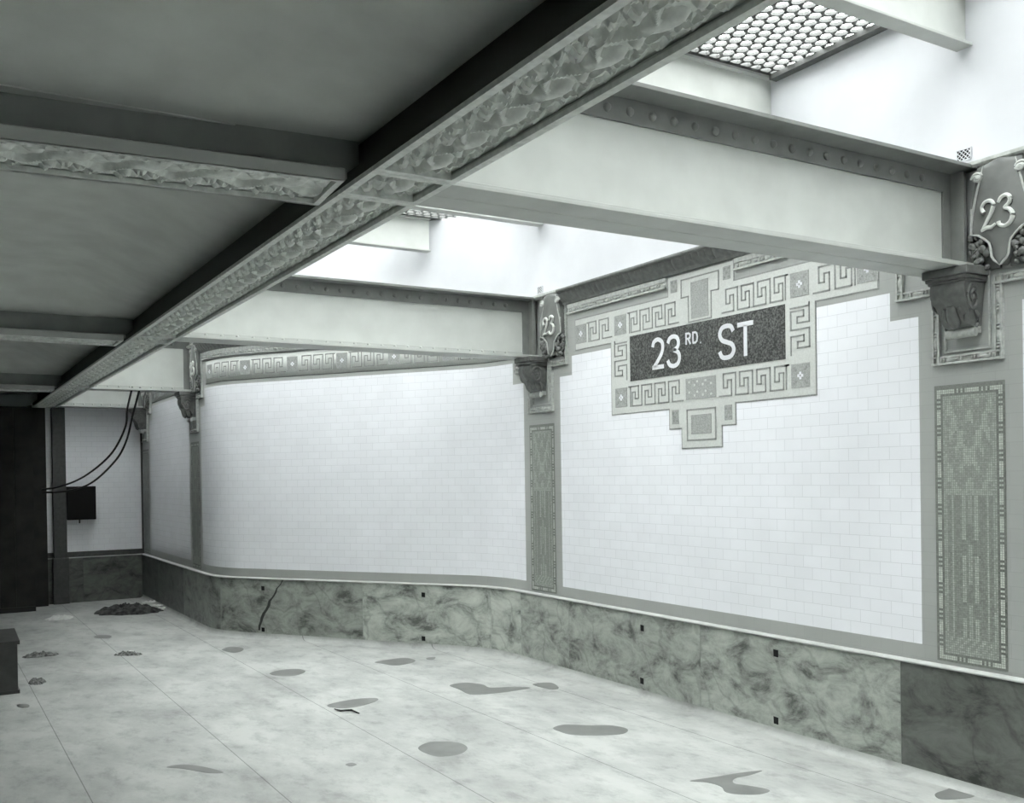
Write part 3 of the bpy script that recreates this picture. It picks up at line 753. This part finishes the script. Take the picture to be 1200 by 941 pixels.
def make_corbel(parent_loc):
    """origin on wall at soffit height, projecting to -x"""
    r = empty('corbel_bracket', parent_loc)
    mb = MB()
    mb.box(-.30, .0, -.165, .165, -.045, 0); mb.box(-.285, 0, -.15, .15, -.065, -.045); mb.box(-.27, 0, -.14, .14, -.08, -.065)
    mb.build('abacus', M['bronze'], r, bevel=.006)
    prof = [(0, -.08), (-.255, -.08), (-.268, -.11), (-.262, -.15), (-.235, -.185), (-.20, -.215), (-.175, -.25), (-.16, -.285), (-.13, -.31), (-.06, -.32), (0, -.32)]
    mb = MB(); ys = [-.125, -.105, -.06, -.03, 0, .03, .06, .105, .125]; bul = [0, .004, .0, .012, .022, .012, 0, .004, 0]
    v = []
    for y, bu in zip(ys, bul):
        for x, z in prof: v.append((x-(bu if x < -.1 else 0), y*(1-.25*max(0, (-.16-z))/.16), z))
    n = len(prof)
    mb.add(v, [(i*n+j, (i+1)*n+j, (i+1)*n+j+1, i*n+j+1) for i in range(len(ys)-1) for j in range(n-1)] + [tuple(range(n)), tuple((len(ys)-1)*n+j for j in range(n))])
    mb.build('console', M['bronze'], r, smooth=True)
    for sg in (-1, 1):
        mb = MB()
        th = [i*.28 for i in range(48)]
        pts = [(-.165+(.078-.0056*t)*math.cos(t+.6), sg*(.122+.012*min(1, t/6)), -.165+(.078-.0056*t)*math.sin(t+.6)) for t in th]
        mb.tube(pts, [.013-.0006*t for t in th], 6); mb.ell((-.165, sg*.13, -.165), (.016, .016, .016), 8, 6)
        mb.ell((-.165, sg*.116, -.165), (.072, .008, .072), 14, 6)
        mb.tube([(-.11, sg*.115, -.235), (-.08, sg*.118, -.265), (-.075, sg*.115, -.30), (-.09, sg*.11, -.32)], [.012, .016, .014, .008], 6)
        mb.build('volute', M['bronze'], r, smooth=True)
    mb = MB()
    mb.tube([(-.215, 0, -.20), (-.19, 0, -.245), (-.17, 0, -.29), (-.15, 0, -.318)], [.03, .042, .04, .02], 10)
    for sg in (-1, 1): mb.tube([(-.20, sg*.045, -.21), (-.175, sg*.055, -.25), (-.15, sg*.05, -.29)], [.02, .028, .012], 8)
    mb.build('acanthus_leaf', M['bronze'], r, smooth=True)
    mb = MB(); mb.tube([(-.085, -.105, -.345), (-.085, .105, -.345)], .026, 12); mb.box(-.09, 0, -.095, .095, -.348, -.31)
    mb.build('roll_foot', M['frame'], r, smooth=True)
    return r
def make_plaque(loc):
    """numbered shield, centred on its own axis; projects to -x from the wall"""
    r = empty('station_number_plaque', loc)
    # shield: curved plate
    out = []
    half = [(0, .0), (.035, .028), (.048, .05), (.052, .085), (.062, .125), (.088, .150), (.125, .178), (.165, .19), (.165, .33), (.152, .42), (.135, .48), (.125, .56), (0, .565)]
    pl = [(-a, b) for a, b in half] + [(a, b) for a, b in half[::-1][1:-1]]
    T = lambda a, b, d: (-d, a, b)
    mb = MB()
    rows = 28; v = []; HT = .5635
    def halfw(z):
        for (a0, b0), (a1, b1) in zip(half, half[1:]):
            if b0 <= z <= b1 and b1 > b0: return a0+(a1-a0)*(z-b0)/(b1-b0)
        return .0
    cols = [-1, -.86, -.6, -.3, 0, .3, .6, .86, 1]
    for i in range(rows+1):
        z = .001+HT*i/rows; w = max(.004, halfw(z))
        for c in cols: v.append((-(.062+.018*(1-c*c))+(.004 if abs(c) == .86 else 0), c*w, z))
    n = len(cols)
    mb.add(v, [(i*n+j, (i+1)*n+j, (i+1)*n+j+1, i*n+j+1) for i in range(rows) for j in range(n-1)])
    # rim going back to the wall
    mb.add([(-.062, a, b) for a, b in pl]+[(-.0, a, b) for a, b in pl], [(i, (i+1) % len(pl), (i+1) % len(pl)+len(pl), i+len(pl)) for i in range(len(pl))])
    mb.build('shield', M['shield'], r, smooth=True)
    mb = MB()
    for sg in (-1, 1): mb.tube([(-.066, sg*a, b) for a, b in half[:9]], .007, 6)
    mb.build('shield_rim', M['frame'], r, smooth=True)
    for sg in (-1, 1):
        mb = MB()
        th = [i*.35 for i in range(26)]
        mb.tube([(-.07-.001*t, sg*(.122+(.036-.0035*t)*math.cos(t)), .487+(.030-.003*t)*math.sin(t)) for t in th], [.009]*26, 6)
        mb.tube([(-.065, sg*.09, .55), (-.07, sg*.13, .40), (-.066, sg*.15, .33), (-.064, sg*.168, .22)], [.004, .006, .007, .005], 6)
        mb.ell((-.072, sg*.122, .485), (.014, .03, .02), 8, 6)
        mb.build('scroll_ear', M['frame'], r, smooth=True)
    random.seed(11)
    for sg in (-1, 1):
        mb = MB()
        mb.box(-.02, 0, min(sg*.03, sg*.165), max(sg*.03, sg*.20), -.01, .20)
        for k in range(34):
            a = random.uniform(.06, .185); b = random.uniform(.0, .18)
            if a < halfw(max(.001, b))+.012: continue
            mb.ell((-.035-random.uniform(0, .02), sg*a, b), (.018, random.uniform(.012, .024), random.uniform(.012, .026)), 7, 5, Matrix.Rotation(random.uniform(-1, 1), 3, 'X'))
        mb.build('fruit_swag', M['bronze'], r, smooth=True)
    # digits, curling numerals; seen from the room +y is to the left
    def num(pts, rs, cx):
        q = smooth_pts([(-.092, cx-a*1.05, b-.028) for a, b in pts], 7); m_ = len(q)
        rr = [np.interp(i/(m_-1), np.linspace(0, 1, len(rs)), rs) for i in range(m_)]
        mb = MB(); mb.tube([(-.080-.004, p.y, p.z) for p in q], [float(x)*1.22 for x in rr], 8); mb.build('digit', M['digits'], r, smooth=True)
    num([(.016, .315), (.008, .33), (.006, .35), (.024, .372), (.052, .372), (.068, .348), (.058, .31), (.034, .27), (.012, .232), (.006, .222), (.03, .232), (.055, .23), (.078, .245)], [.011, .009, .007, .008, .009, .010, .009, .008, .007, .007, .010, .009, .005], .095)
    num([(.004, .352), (.018, .375), (.044, .383), (.066, .366), (.062, .338), (.036, .318), (.062, .305), (.080, .275), (.070, .24), (.04, .222), (.012, .232), (.004, .25)], [.006, .008, .009, .010, .009, .006, .009, .011, .010, .009, .009, .010], .0)
    return r
def mosaic_panel(loc):
    r = empty('pilaster_mosaic_panel', loc); W_, Z0, Z1 = .215, .70, 2.275
    ts = .0125; nx = int(2*W_/ts); nz = int((Z1-Z0)/ts); mb = MB(); mo = MB(); rnd = random.Random(5)
    mb.add([(-.002, -W_, Z0), (-.002, W_, Z0), (-.002, W_, Z1), (-.002, -W_, Z1)], [(0, 1, 2, 3)]); mb.tone[-1] = .24
    def tone(i, j):
        t, k = tone0(i, j); return .37+(t-.30)*(1.0 if k == 0 else .62), k
    def tone0(i, j):
        e = min(i, nx-1-i, j, nz-1-j); c = abs(i-(nx-1)/2); zz = j*ts
        if e == 0: return .16, 0
        if e <= 2:
            k = (j if min(i, nx-1-i) <= 2 else i) % 12
            return (.52 if k < 6 else (.14 if k % 2 else .46)), 0
        if e == 3: return .15, 0
        if e <= 5: return .30+.1*rnd.random(), 1
        top = nz-1-j
        if top < 46:
            f = math.sin(c*1.15)*math.cos(top*.42) + .7*math.sin(c*.55+top*.21); return (.44 if f > .25 else .27), 1
        if 46 <= top < 49: return .40, 1
        if j < 12: return (.42 if (i+j) % 4 < 2 else .28), 1
        if abs(c-3.2) < .9 and (j // 7) % 4 != 3: return .43, 1
        if abs(c-8.6) < .8: return .42, 1
        if abs(c-.0) < .9 and (j // 9) % 3 != 0: return .37, 1
        return .20, 1
    for i in range(nx):
        for j in range(nz):
            t, k = tone(i, j); q = mo if k else mb
            a0 = -W_+i*ts+.0009; a1 = a0+ts-.0018; b0 = Z0+j*ts+.0009; b1 = b0+ts-.0018
            q.ct = max(.03, t*(1+rnd.uniform(-.12, .12))); q.add([(-.005, a0, b0), (-.005, a1, b0), (-.005, a1, b1), (-.005, a0, b1)], [(0, 1, 2, 3)])
    mb.build('bead_border', M['tess'], r); mo.build('mosaic_field', M['tess'], r)
    return r
fr0 = make_frame().build('bead_frame', M['frame'], smooth=True)
pl_lab = ['large dark shield plaque with pale raised 23 at the wall end of nearest girder', 'smaller 23 plaque on a dark shield left of the street sign',
          'edge-on shield plaque at the end of the third girder', 'farthest shield plaque near the end wall corner']
fr_lab = ['T-shaped bead moulding frame round the nearest corbel at right', 'T-shaped bead moulding frame round the corbel left of the street sign',
          'thin bead frame seen edge-on on the third column', 'thin bead frame on the farthest column by the end wall']
co_lab = ['scrolled corbel bracket under the nearest girder at the right', 'scrolled corbel bracket under the second girder left of the street sign',
          'dark corbel in profile under the third girder', 'dark corbel in profile by the end wall, farthest one']
pm_lab = ['tall mosaic panel with pale beaded border on the nearest pilaster at right', 'faint tall mosaic panel on the pilaster between the curved wall and the sign wall',
          'mosaic panel on the narrow third pilaster, seen at a slant', 'mosaic panel on the farthest pilaster beside the end wall']
corb = pan = pla = None
for k, c in enumerate(CC):
    p = wp(c, 0); x = p.x; y = p.y; d = [0, 0, 0, -.0][k]
    f = fr0 if k == 0 else fr0.copy()
    if k: COL.objects.link(f)
    f.location = (x, y, 0); f['label'] = fr_lab[k]; f['category'] = 'moulding'; f['group'] = 'bead frames on the columns'
    if k == 0: corb = make_corbel((x, y, ZS-.003)); o = corb
    else: o = copy_tree(corb); o.location = (x, y, ZS-.003)
    o.scale = (.70, .84, 1)
    tag(o, co_lab[k], 'bracket', 'corbel brackets under the plate girders')
    if k == 0: pla = make_plaque((x, y-.235, 2.885)); o = pla
    else: o = copy_tree(pla); o.location = (x, y-.27, 2.885)
    tag(o, pl_lab[k], 'plaque', 'numbered shield plaques')
    if k == 0: pan = mosaic_panel((x, y, 0)); o = pan
    else: o = copy_tree(pan); o.location = (x, y, 0)
    tag(o, pm_lab[k], 'mosaic', 'pilaster mosaic panels')

# ------------------------------------------------------------------ joists and vault lights under the pavement
JY = [-3.9+1.45*i for i in range(14)]            # ..., 3.35, 4.80, 6.25, 7.70, 9.15
jlab = {5: 'small white painted joist with grey underside at the top right corner, nearest joist', 6: 'joist behind the glass disc skylight', 7: 'joist over the street sign bay, mostly hidden by the nearest girder',
        8: 'joist end just under the nearest girder, above the second one', 9: 'small pale joist seen through the gap left of the sign, over the curved wall'}
j0 = None
for i, y in enumerate(JY):
    if j0 is None:
        j0 = empty('pavement_joist', (1.70, y, 4.13))
        mb = MB(); mb.box(0, 3.3, -.05, .05, 0, .016); mb.build('bottom_flange', M['paint2'], j0, bevel=.003)
        mb = MB(); mb.box(0, 3.3, -.006, .006, .016, .325); mb.build('web', M['paint'], j0)
        mb = MB(); mb.box(0, 3.3, -.05, .05, .325, .34); mb.build('top_flange', M['paint2'], j0)
        o = j0
    else: o = copy_tree(j0); o.location = (1.70, y, 4.13)
    if i >= 9:
        for ch in kids(o): ch.scale = ((.865, .56, .385, .37, .37)[i-9], 1, 1)
    tag(o, jlab.get(i, 'pavement joist behind the camera' if i < 5 else 'far joist over the narrow end of the platform'), 'joist', 'small joists under the pavement lights')
def vault_panel(y0, y1):
    r = empty('vault_light_panel', (1.62, y0, 4.47)); w, d = 3.44, y1-y0
    fr = .045; p = .0905; rx = .0385; nx = int((w-2*fr)/p); py = p*.866; ny = int((d-2*fr)/py)
    ox = (w-(nx+.5)*p)/2+.5*p; oy = (d-ny*py)/2+.5*py
    mb = MB(); mg = MB(); K = 12
    for j in range(ny):
        for i in range(nx):
            cx = ox+i*p+(.5*p if j % 2 else 0); cy = oy+j*py
            cx = min(cx, 10)
            hexp = []
            for k in range(K):
                th = 2*math.pi*k/K+math.pi/6*0
                # hexagon radius along th (pointy top)
                a = ((th+math.pi/6) % (math.pi/3))-math.pi/6
                # flats at th = 0, 60, ...
                R = (p/2)/math.cos(a); hexp.append((cx+R*math.cos(th), cy+R*math.sin(th)))
            v = [(x, y, z) for z in (0,) for x, y in hexp] + [(cx+rx*math.cos(2*math.pi*k/K), cy+rx*math.sin(2*math.pi*k/K), 0) for k in range(K)] + [(cx+rx*math.cos(2*math.pi*k/K), cy+rx*math.sin(2*math.pi*k/K), .022) for k in range(K)]
            mb.add(v, [(k, (k+1) % K, K+(k+1) % K, K+k) for k in range(K)] + [(K+k, K+(k+1) % K, 2*K+(k+1) % K, 2*K+k) for k in range(K)])
            mg.add([(cx+rx*math.cos(2*math.pi*k/K), cy+rx*math.sin(2*math.pi*k/K), .012) for k in range(K)], [tuple(range(K))])
    mb.build('iron_grid', M['iron'], r); mg.build('glass_lenses', M['glass'], r)
    mb = MB()
    x1 = ox-.5*p; x2 = ox+(nx-1)*p+p; y1_ = oy-py*.45; y2_ = oy+(ny-1)*py+py*.45
    mb.box(0, x1+.05, 0, d, .0, .03); mb.box(x2-.05, w, 0, d, .0, .03); mb.box(0, w, 0, y1_+.02, .0, .03); mb.box(0, w, y2_-.02, d, .0, .03)
    mb.box(w-.13, w-.065, 0.06, d-.06, -.035, 0)
    mb.build('panel_frame', M['iron'], r)
    return r
v0 = None
vlab = {5: 'skylight of round glass discs set in an iron grid at the top of the photo', 6: 'glass disc skylight panel behind the nearest girder', 7: 'glass disc skylight over the street sign, hidden from below', 8: 'glass disc skylight seen edge-on above the curved wall'}
for i in range(13):  # panels beyond the seen ones up front are unseen, added to brighten far walls
    if v0 is None: v0 = vault_panel(JY[0], JY[1]); o = v0
    else: o = copy_tree(v0); o.location = (1.62, JY[i], 4.47)
    tag(o, vlab.get(i, 'glass disc skylight panel over the platform behind the camera' if i < 5 else 'unseen glass disc skylight added to light the far walls'), 'skylight', 'vault light panels')

# ------------------------------------------------------------------ small vents in the upper plaster
for k, (y, z) in enumerate([(3.36, 3.545), (7.72, 3.535)]):
    r = empty('wall_vent', (X1, y, z)); tag(r, ['small diamond lattice vent above the large 23 plaque', 'small dark vent above the 23 plaque left of the street sign'][k], 'vent', 'wall vents in the white plaster')
    mb = MB(); mb.box(-.004, 0, -.042, .042, -.03, .03); mb.build('recess', M['grille'], r)
    mb = MB(); mb.box(-.009, -.004, -.045, -.040, -.033, .033); mb.box(-.009, -.004, .04, .045, -.033, .033); mb.box(-.009, -.004, -.045, .045, -.033, -.028); mb.box(-.009, -.004, -.045, .045, .028, .033)
    for q in range(-3, 4):
        for sg in (-1, 1):
            a = q*.024; pts = []
            p0 = (a-.028, -.028*sg); p1 = (a+.028, .028*sg)
            lo = max(-.042, p0[0]); hi = min(.042, p1[0])
            if hi <= lo: continue
            f = lambda t: p0[1]+(p1[1]-p0[1])*(t-p0[0])/(p1[0]-p0[0])
            mb.tube([(-.0065, lo, f(lo)), (-.0065, hi, f(hi))], .0026, 4)
    mb.build('lattice', M['plaster'], r)

# ------------------------------------------------------------------ far end: post, box, partition, cables
r = empty('wall_box', (2.03, YEND, 1.48)); tag(r, 'black square iron box on the white tiled end wall at far left', 'box')
mb = MB(); mb.box(-.195, .20, -.14, 0, -.245, .25); mb.build('case', M['black'], r, bevel=.004)
mb = MB(); mb.box(-.18, .185, -.152, -.14, -.23, .235); mb.build('door', M['black'], r, bevel=.004)
mb = MB(); mb.tube([(-.02, -.05, -.30), (-.02, -.05, -.245)], .01, 8); mb.build('conduit_stub', M['grille'], r, smooth=True)
mb = MB(); mb.box(1.65, 1.83, YEND-.10, YEND, .0, 2.9); mb.box(1.63, 1.85, YEND-.12, YEND, 0, .68); tag(mb.build('dark_pilaster', M['post'], bevel=.006), 'dark upright post against the end wall left of the black box', 'post')
r = empty('dark_partition', (0, 15.2, 0)); tag(r, 'large dark boarded partition filling the far left of the platform', 'partition')
mb = MB()
for i in range(34):
    x1 = 1.30-i*.2; mb.box(x1-.197, x1, 0, .04, .06, 2.86)
mb.build('front_boards', M['booth'], r)
mb = MB(); mb.box(1.30, 1.34, 0, .66, 0, 2.88); mb.box(1.34, 1.55, .45, .49, .0, 2.88); mb.build('side_boards', M['booth'], r)
mb = MB(); mb.box(-5.5, 1.34, -.05, .04, 0, .07); mb.build('bottom_rail', M['booth'], r)
def cable(nm, pts, lab):
    q = smooth_pts(pts, 8); mb = MB(); mb.tube(q, .013, 8); tag(mb.build(nm, M['cord'], smooth='all'), lab, 'cable', 'cables hanging from the third girder')
cable('hanging_cable', [(2.20, 12.5, 2.93), (2.20, 12.85, 2.70), (2.225, 13.2, 2.47), (2.14, 13.8, 2.15), (1.90, 14.4, 1.875), (1.66, 14.95, 1.74), (1.49, 15.6, 1.70)], 'upper of two slack black cables drooping from the girder to the dark partition')
cable('hanging_cable', [(2.29, 12.5, 2.93), (2.28, 12.9, 2.66), (2.27, 13.4, 2.31), (2.19, 13.8, 2.06), (1.98, 14.4, 1.78), (1.72, 14.9, 1.67), (1.49, 15.6, 1.655)], 'lower of two slack black cables drooping from the girder to the dark partition')

# ------------------------------------------------------------------ things on the floor
r = empty('wooden_crate', (.20, 9.60, 0)); tag(r, 'dark upright crate cut off by the left edge of the photo', 'crate')
mb = MB()
for i in range(6): mb.box(-.5+i*.1635, -.5+(i+1)*.1635-.004, -.26, .26, .02, .42)
mb.build('body', M['crate'], r, bevel=.004)
mb = MB(); mb.add([(x, y, z) for x in (-.51, .495) for y, z in ((-.27, .42), (.27, .46), (.27, .49), (-.27, .45))], [(0, 1, 2, 3), (4, 7, 6, 5), (0, 4, 5, 1), (1, 5, 6, 2), (2, 6, 7, 3), (3, 7, 4, 0)]); mb.build('lid', M['crate'], r)
mb = MB(); mb.box(-.505, .49, -.265, .265, 0, .03); mb.build('base', M['crate'], r)

def heap(name, c, rx, ry, h, matl, lab, cat, rz=0, seed=1, fr=6, amp=1, n=44, fold=1.0):
    off = Vector((seed*3.1, seed*1.7, 0)); mb = MB(); cR, sR = math.cos(rz), math.sin(rz)
    v = [Vector((0, 0, 0))]
    def hh(x, y, rr):
        nz = noise.fractal(Vector((x*fr, y*fr, 0))+off, 1, 2, 4); rd = 1-abs(noise.noise(Vector((x*fr*1.3+5, y*fr*1.3, seed))))*2
        return max(.0, h*(1-rr**2)**.7*(.45+.35*nz*amp+.45*max(0, rd)*fold))
    rings = n//2; P_ = []
    for i in range(rings+1):
        rr = i/rings
        for k in range(n*2):
            th = 2*math.pi*k/(n*2); e = 1+.28*noise.noise(Vector((math.cos(th)*2.2, math.sin(th)*2.2, seed*2.0)))+.10*noise.noise(Vector((math.cos(th)*7, math.sin(th)*7, seed)))
            x = rx*rr*e*math.cos(th); y = ry*rr*e*math.sin(th); z = hh(x, y, rr)+(.004 if rr < 1 else 0)
            P_.append((c[0]+x*cR-y*sR, c[1]+x*sR+y*cR, z))
    m_ = n*2
    mb.add(P_, [(i*m_+k, (i+1)*m_+k, (i+1)*m_+(k+1) % m_, i*m_+(k+1) % m_) for i in range(rings) for k in range(m_)])
    o = mb.build(name, matl, smooth='all'); return tag(o, lab, cat) if lab else o
o = heap('rag_pile', (2.40, 14.2), .44, .30, .12, M['rag'], 'crumpled heap of dark rags lying near the far wall', 'rags', rz=-.5, seed=2, fr=9, amp=1.4)
random.seed(4)
for k, (x, y) in enumerate([(2.70, 14.40), (2.80, 14.14), (2.76, 14.25)]):
    mb = MB(); n = 8; v = []
    for i in range(n):
        for j in range(n):
            a, b = (i/(n-1)-.5)*.17, (j/(n-1)-.5)*.13
            v.append((a, b, .012+.05*abs(noise.noise(Vector((a*14, b*14, k*5.0))))+.01))
    mb.add(v, [(i*n+j, (i+1)*n+j, (i+1)*n+j+1, i*n+j+1) for i in range(n-1) for j in range(n-1)])
    o = mb.build('paper_scrap', M['paper'], smooth='all'); o.location = (x, y, (.07, .0, .03)[k]); o.rotation_euler = (0, 0, k*1.1)
    sol = o.modifiers.new('thick', 'SOLIDIFY'); sol.thickness = .004
    tag(o, ['crumpled white paper beside the dark rags', 'white paper scrap at the wall end of the rag heap', 'small pale paper behind the rag heap'][k], 'paper')
heap('sweepings_pile', (1.02, 11.2), .17, .07, .045, M['dirt'], 'low fuzzy heap of dark sweepings behind the crate at left', 'dirt pile', seed=5, fr=22, amp=1.6)
heap('sweepings_pile', (.86, 9.75), .07, .12, .035, M['dirt'], 'small grey dirt heap right beside the crate', 'dirt pile', seed=7, fr=20, amp=1.5)
heap('rubble_scraps', (1.80, 10.72), .14, .05, .035, M['dirt'], 'small scatter of grey scraps in the middle of the left floor', 'rubble', rz=-.5, seed=9, fr=24, amp=1.7)
heap('paper_scrap', (1.83, 10.78), .05, .03, .045, M['paper'], 'tiny pale scrap on the small grey debris', 'paper', seed=12, fr=20)
heap('torn_paper', (1.52, 14.1), .17, .13, .05, M['paper'], 'pale torn paper lying flat on the floor left of the rags', 'paper', rz=.3, seed=13, fr=12)

def px_floor(u, v):
    d = _F + _R2*((u-600)/F_PX) - _U2*((v-CY)/F_PX); t = -1.8/d.z; return (d.x*t, d.y*t)
def puddle(pts, lab, th=.0016):
    """outline read off the photograph, laid on the floor as a thin wet film with smoothed edge"""
    P_ = [Vector((*px_floor(u, v), 0)) for u, v in pts]; c = sum(P_, Vector())/len(P_)
    q = smooth_pts([P_[-1]]+P_+[P_[0], P_[1]], 5)[5:-5]
    mb = MB(); n = len(q); inner = [c+(p-c)*.985 for p in q]
    mb.add([(p.x, p.y, .0002) for p in q]+[(p.x, p.y, th) for p in inner], [tuple(range(n, 2*n))]+[(i, (i+1) % n, n+(i+1) % n, n+i) for i in range(n)])
    return tag(mb.build('wet_patch', M['wet']), lab, 'wet patch', 'damp patches on the cement floor')
puddle([(648, 853), (662, 849), (690, 850), (715, 850), (735, 854), (730, 860), (700, 862), (670, 861), (655, 857)], 'long grey damp patch in the middle of the floor, right of the round one')
puddle([(490, 876), (502, 870), (520, 869), (540, 871), (548, 877), (538, 884), (515, 887), (497, 882)], 'rounded damp patch nearest the bottom centre')
puddle([(527, 803), (545, 800), (565, 802), (575, 806), (600, 805), (622, 806), (600, 810), (575, 813), (552, 814), (538, 808)], 'irregular damp patch with a long tail toward the wall')
puddle([(384, 826), (400, 822), (418, 819), (440, 818), (442, 821), (425, 827), (405, 830), (388, 829)], 'slanted damp patch with a stick lying beside it')
puddle([(316, 789), (330, 785), (350, 784), (358, 787), (345, 792), (325, 792)], 'oval damp patch left of centre')
puddle([(260, 761), (270, 758), (283, 759), (285, 762), (275, 765), (264, 763)], 'small dark oval spot near the curved wall base')
puddle([(439, 776), (455, 773), (475, 771), (487, 774), (478, 778), (462, 780), (450, 778)], 'flat damp patch near the middle of the slanted wall')
puddle([(808, 915), (835, 911), (865, 906), (893, 903), (880, 908), (862, 912), (860, 918), (878, 921), (902, 926), (890, 931), (865, 931), (850, 928), (845, 922), (828, 917)], 'forked damp patch at the bottom right')
puddle([(1096, 930), (1110, 925), (1122, 918), (1135, 918), (1142, 928), (1140, 934), (1115, 937), (1100, 936)], 'dark damp patch against the dark marble in the bottom right corner')
puddle([(110, 746), (118, 744), (130, 745), (128, 748), (114, 748)], 'tiny damp spot between the rag heap and the small scraps')
puddle([(624, 802), (645, 800), (655, 806), (645, 808)], 'thin damp streak at the end of the irregular patch')
puddle([(195, 899), (215, 896), (240, 899), (262, 905), (245, 906), (215, 901)], 'faint damp smear at the lower left between two floor joints')
puddle([(20, 826), (27, 825), (34, 826), (33, 829), (22, 829)], 'tiny dark spot on the floor in front of the crate')
puddle([(500, 771), (510, 770), (508, 773), (501, 773)], 'tiny damp dot right of the flat patch by the slanted wall')
puddle([(405, 896), (412, 894), (418, 896), (411, 898)], 'faint tiny damp dot left of the rounded patch')
mb = MB(); a = px_floor(392, 832); b = px_floor(421, 837); mid = ((a[0]+b[0])/2+.01, (a[1]+b[1])/2+.02)
mb.tube([(a[0], a[1], .008), (mid[0]-.05, mid[1], .012), (mid[0]+.03, mid[1]-.02, .010), (b[0], b[1], .007)], [.004, .008, .008, .004], 7)
tag(mb.build('stick', M['rag'], smooth='all'), 'thin dark stick lying beside the slanted damp patch', 'stick')
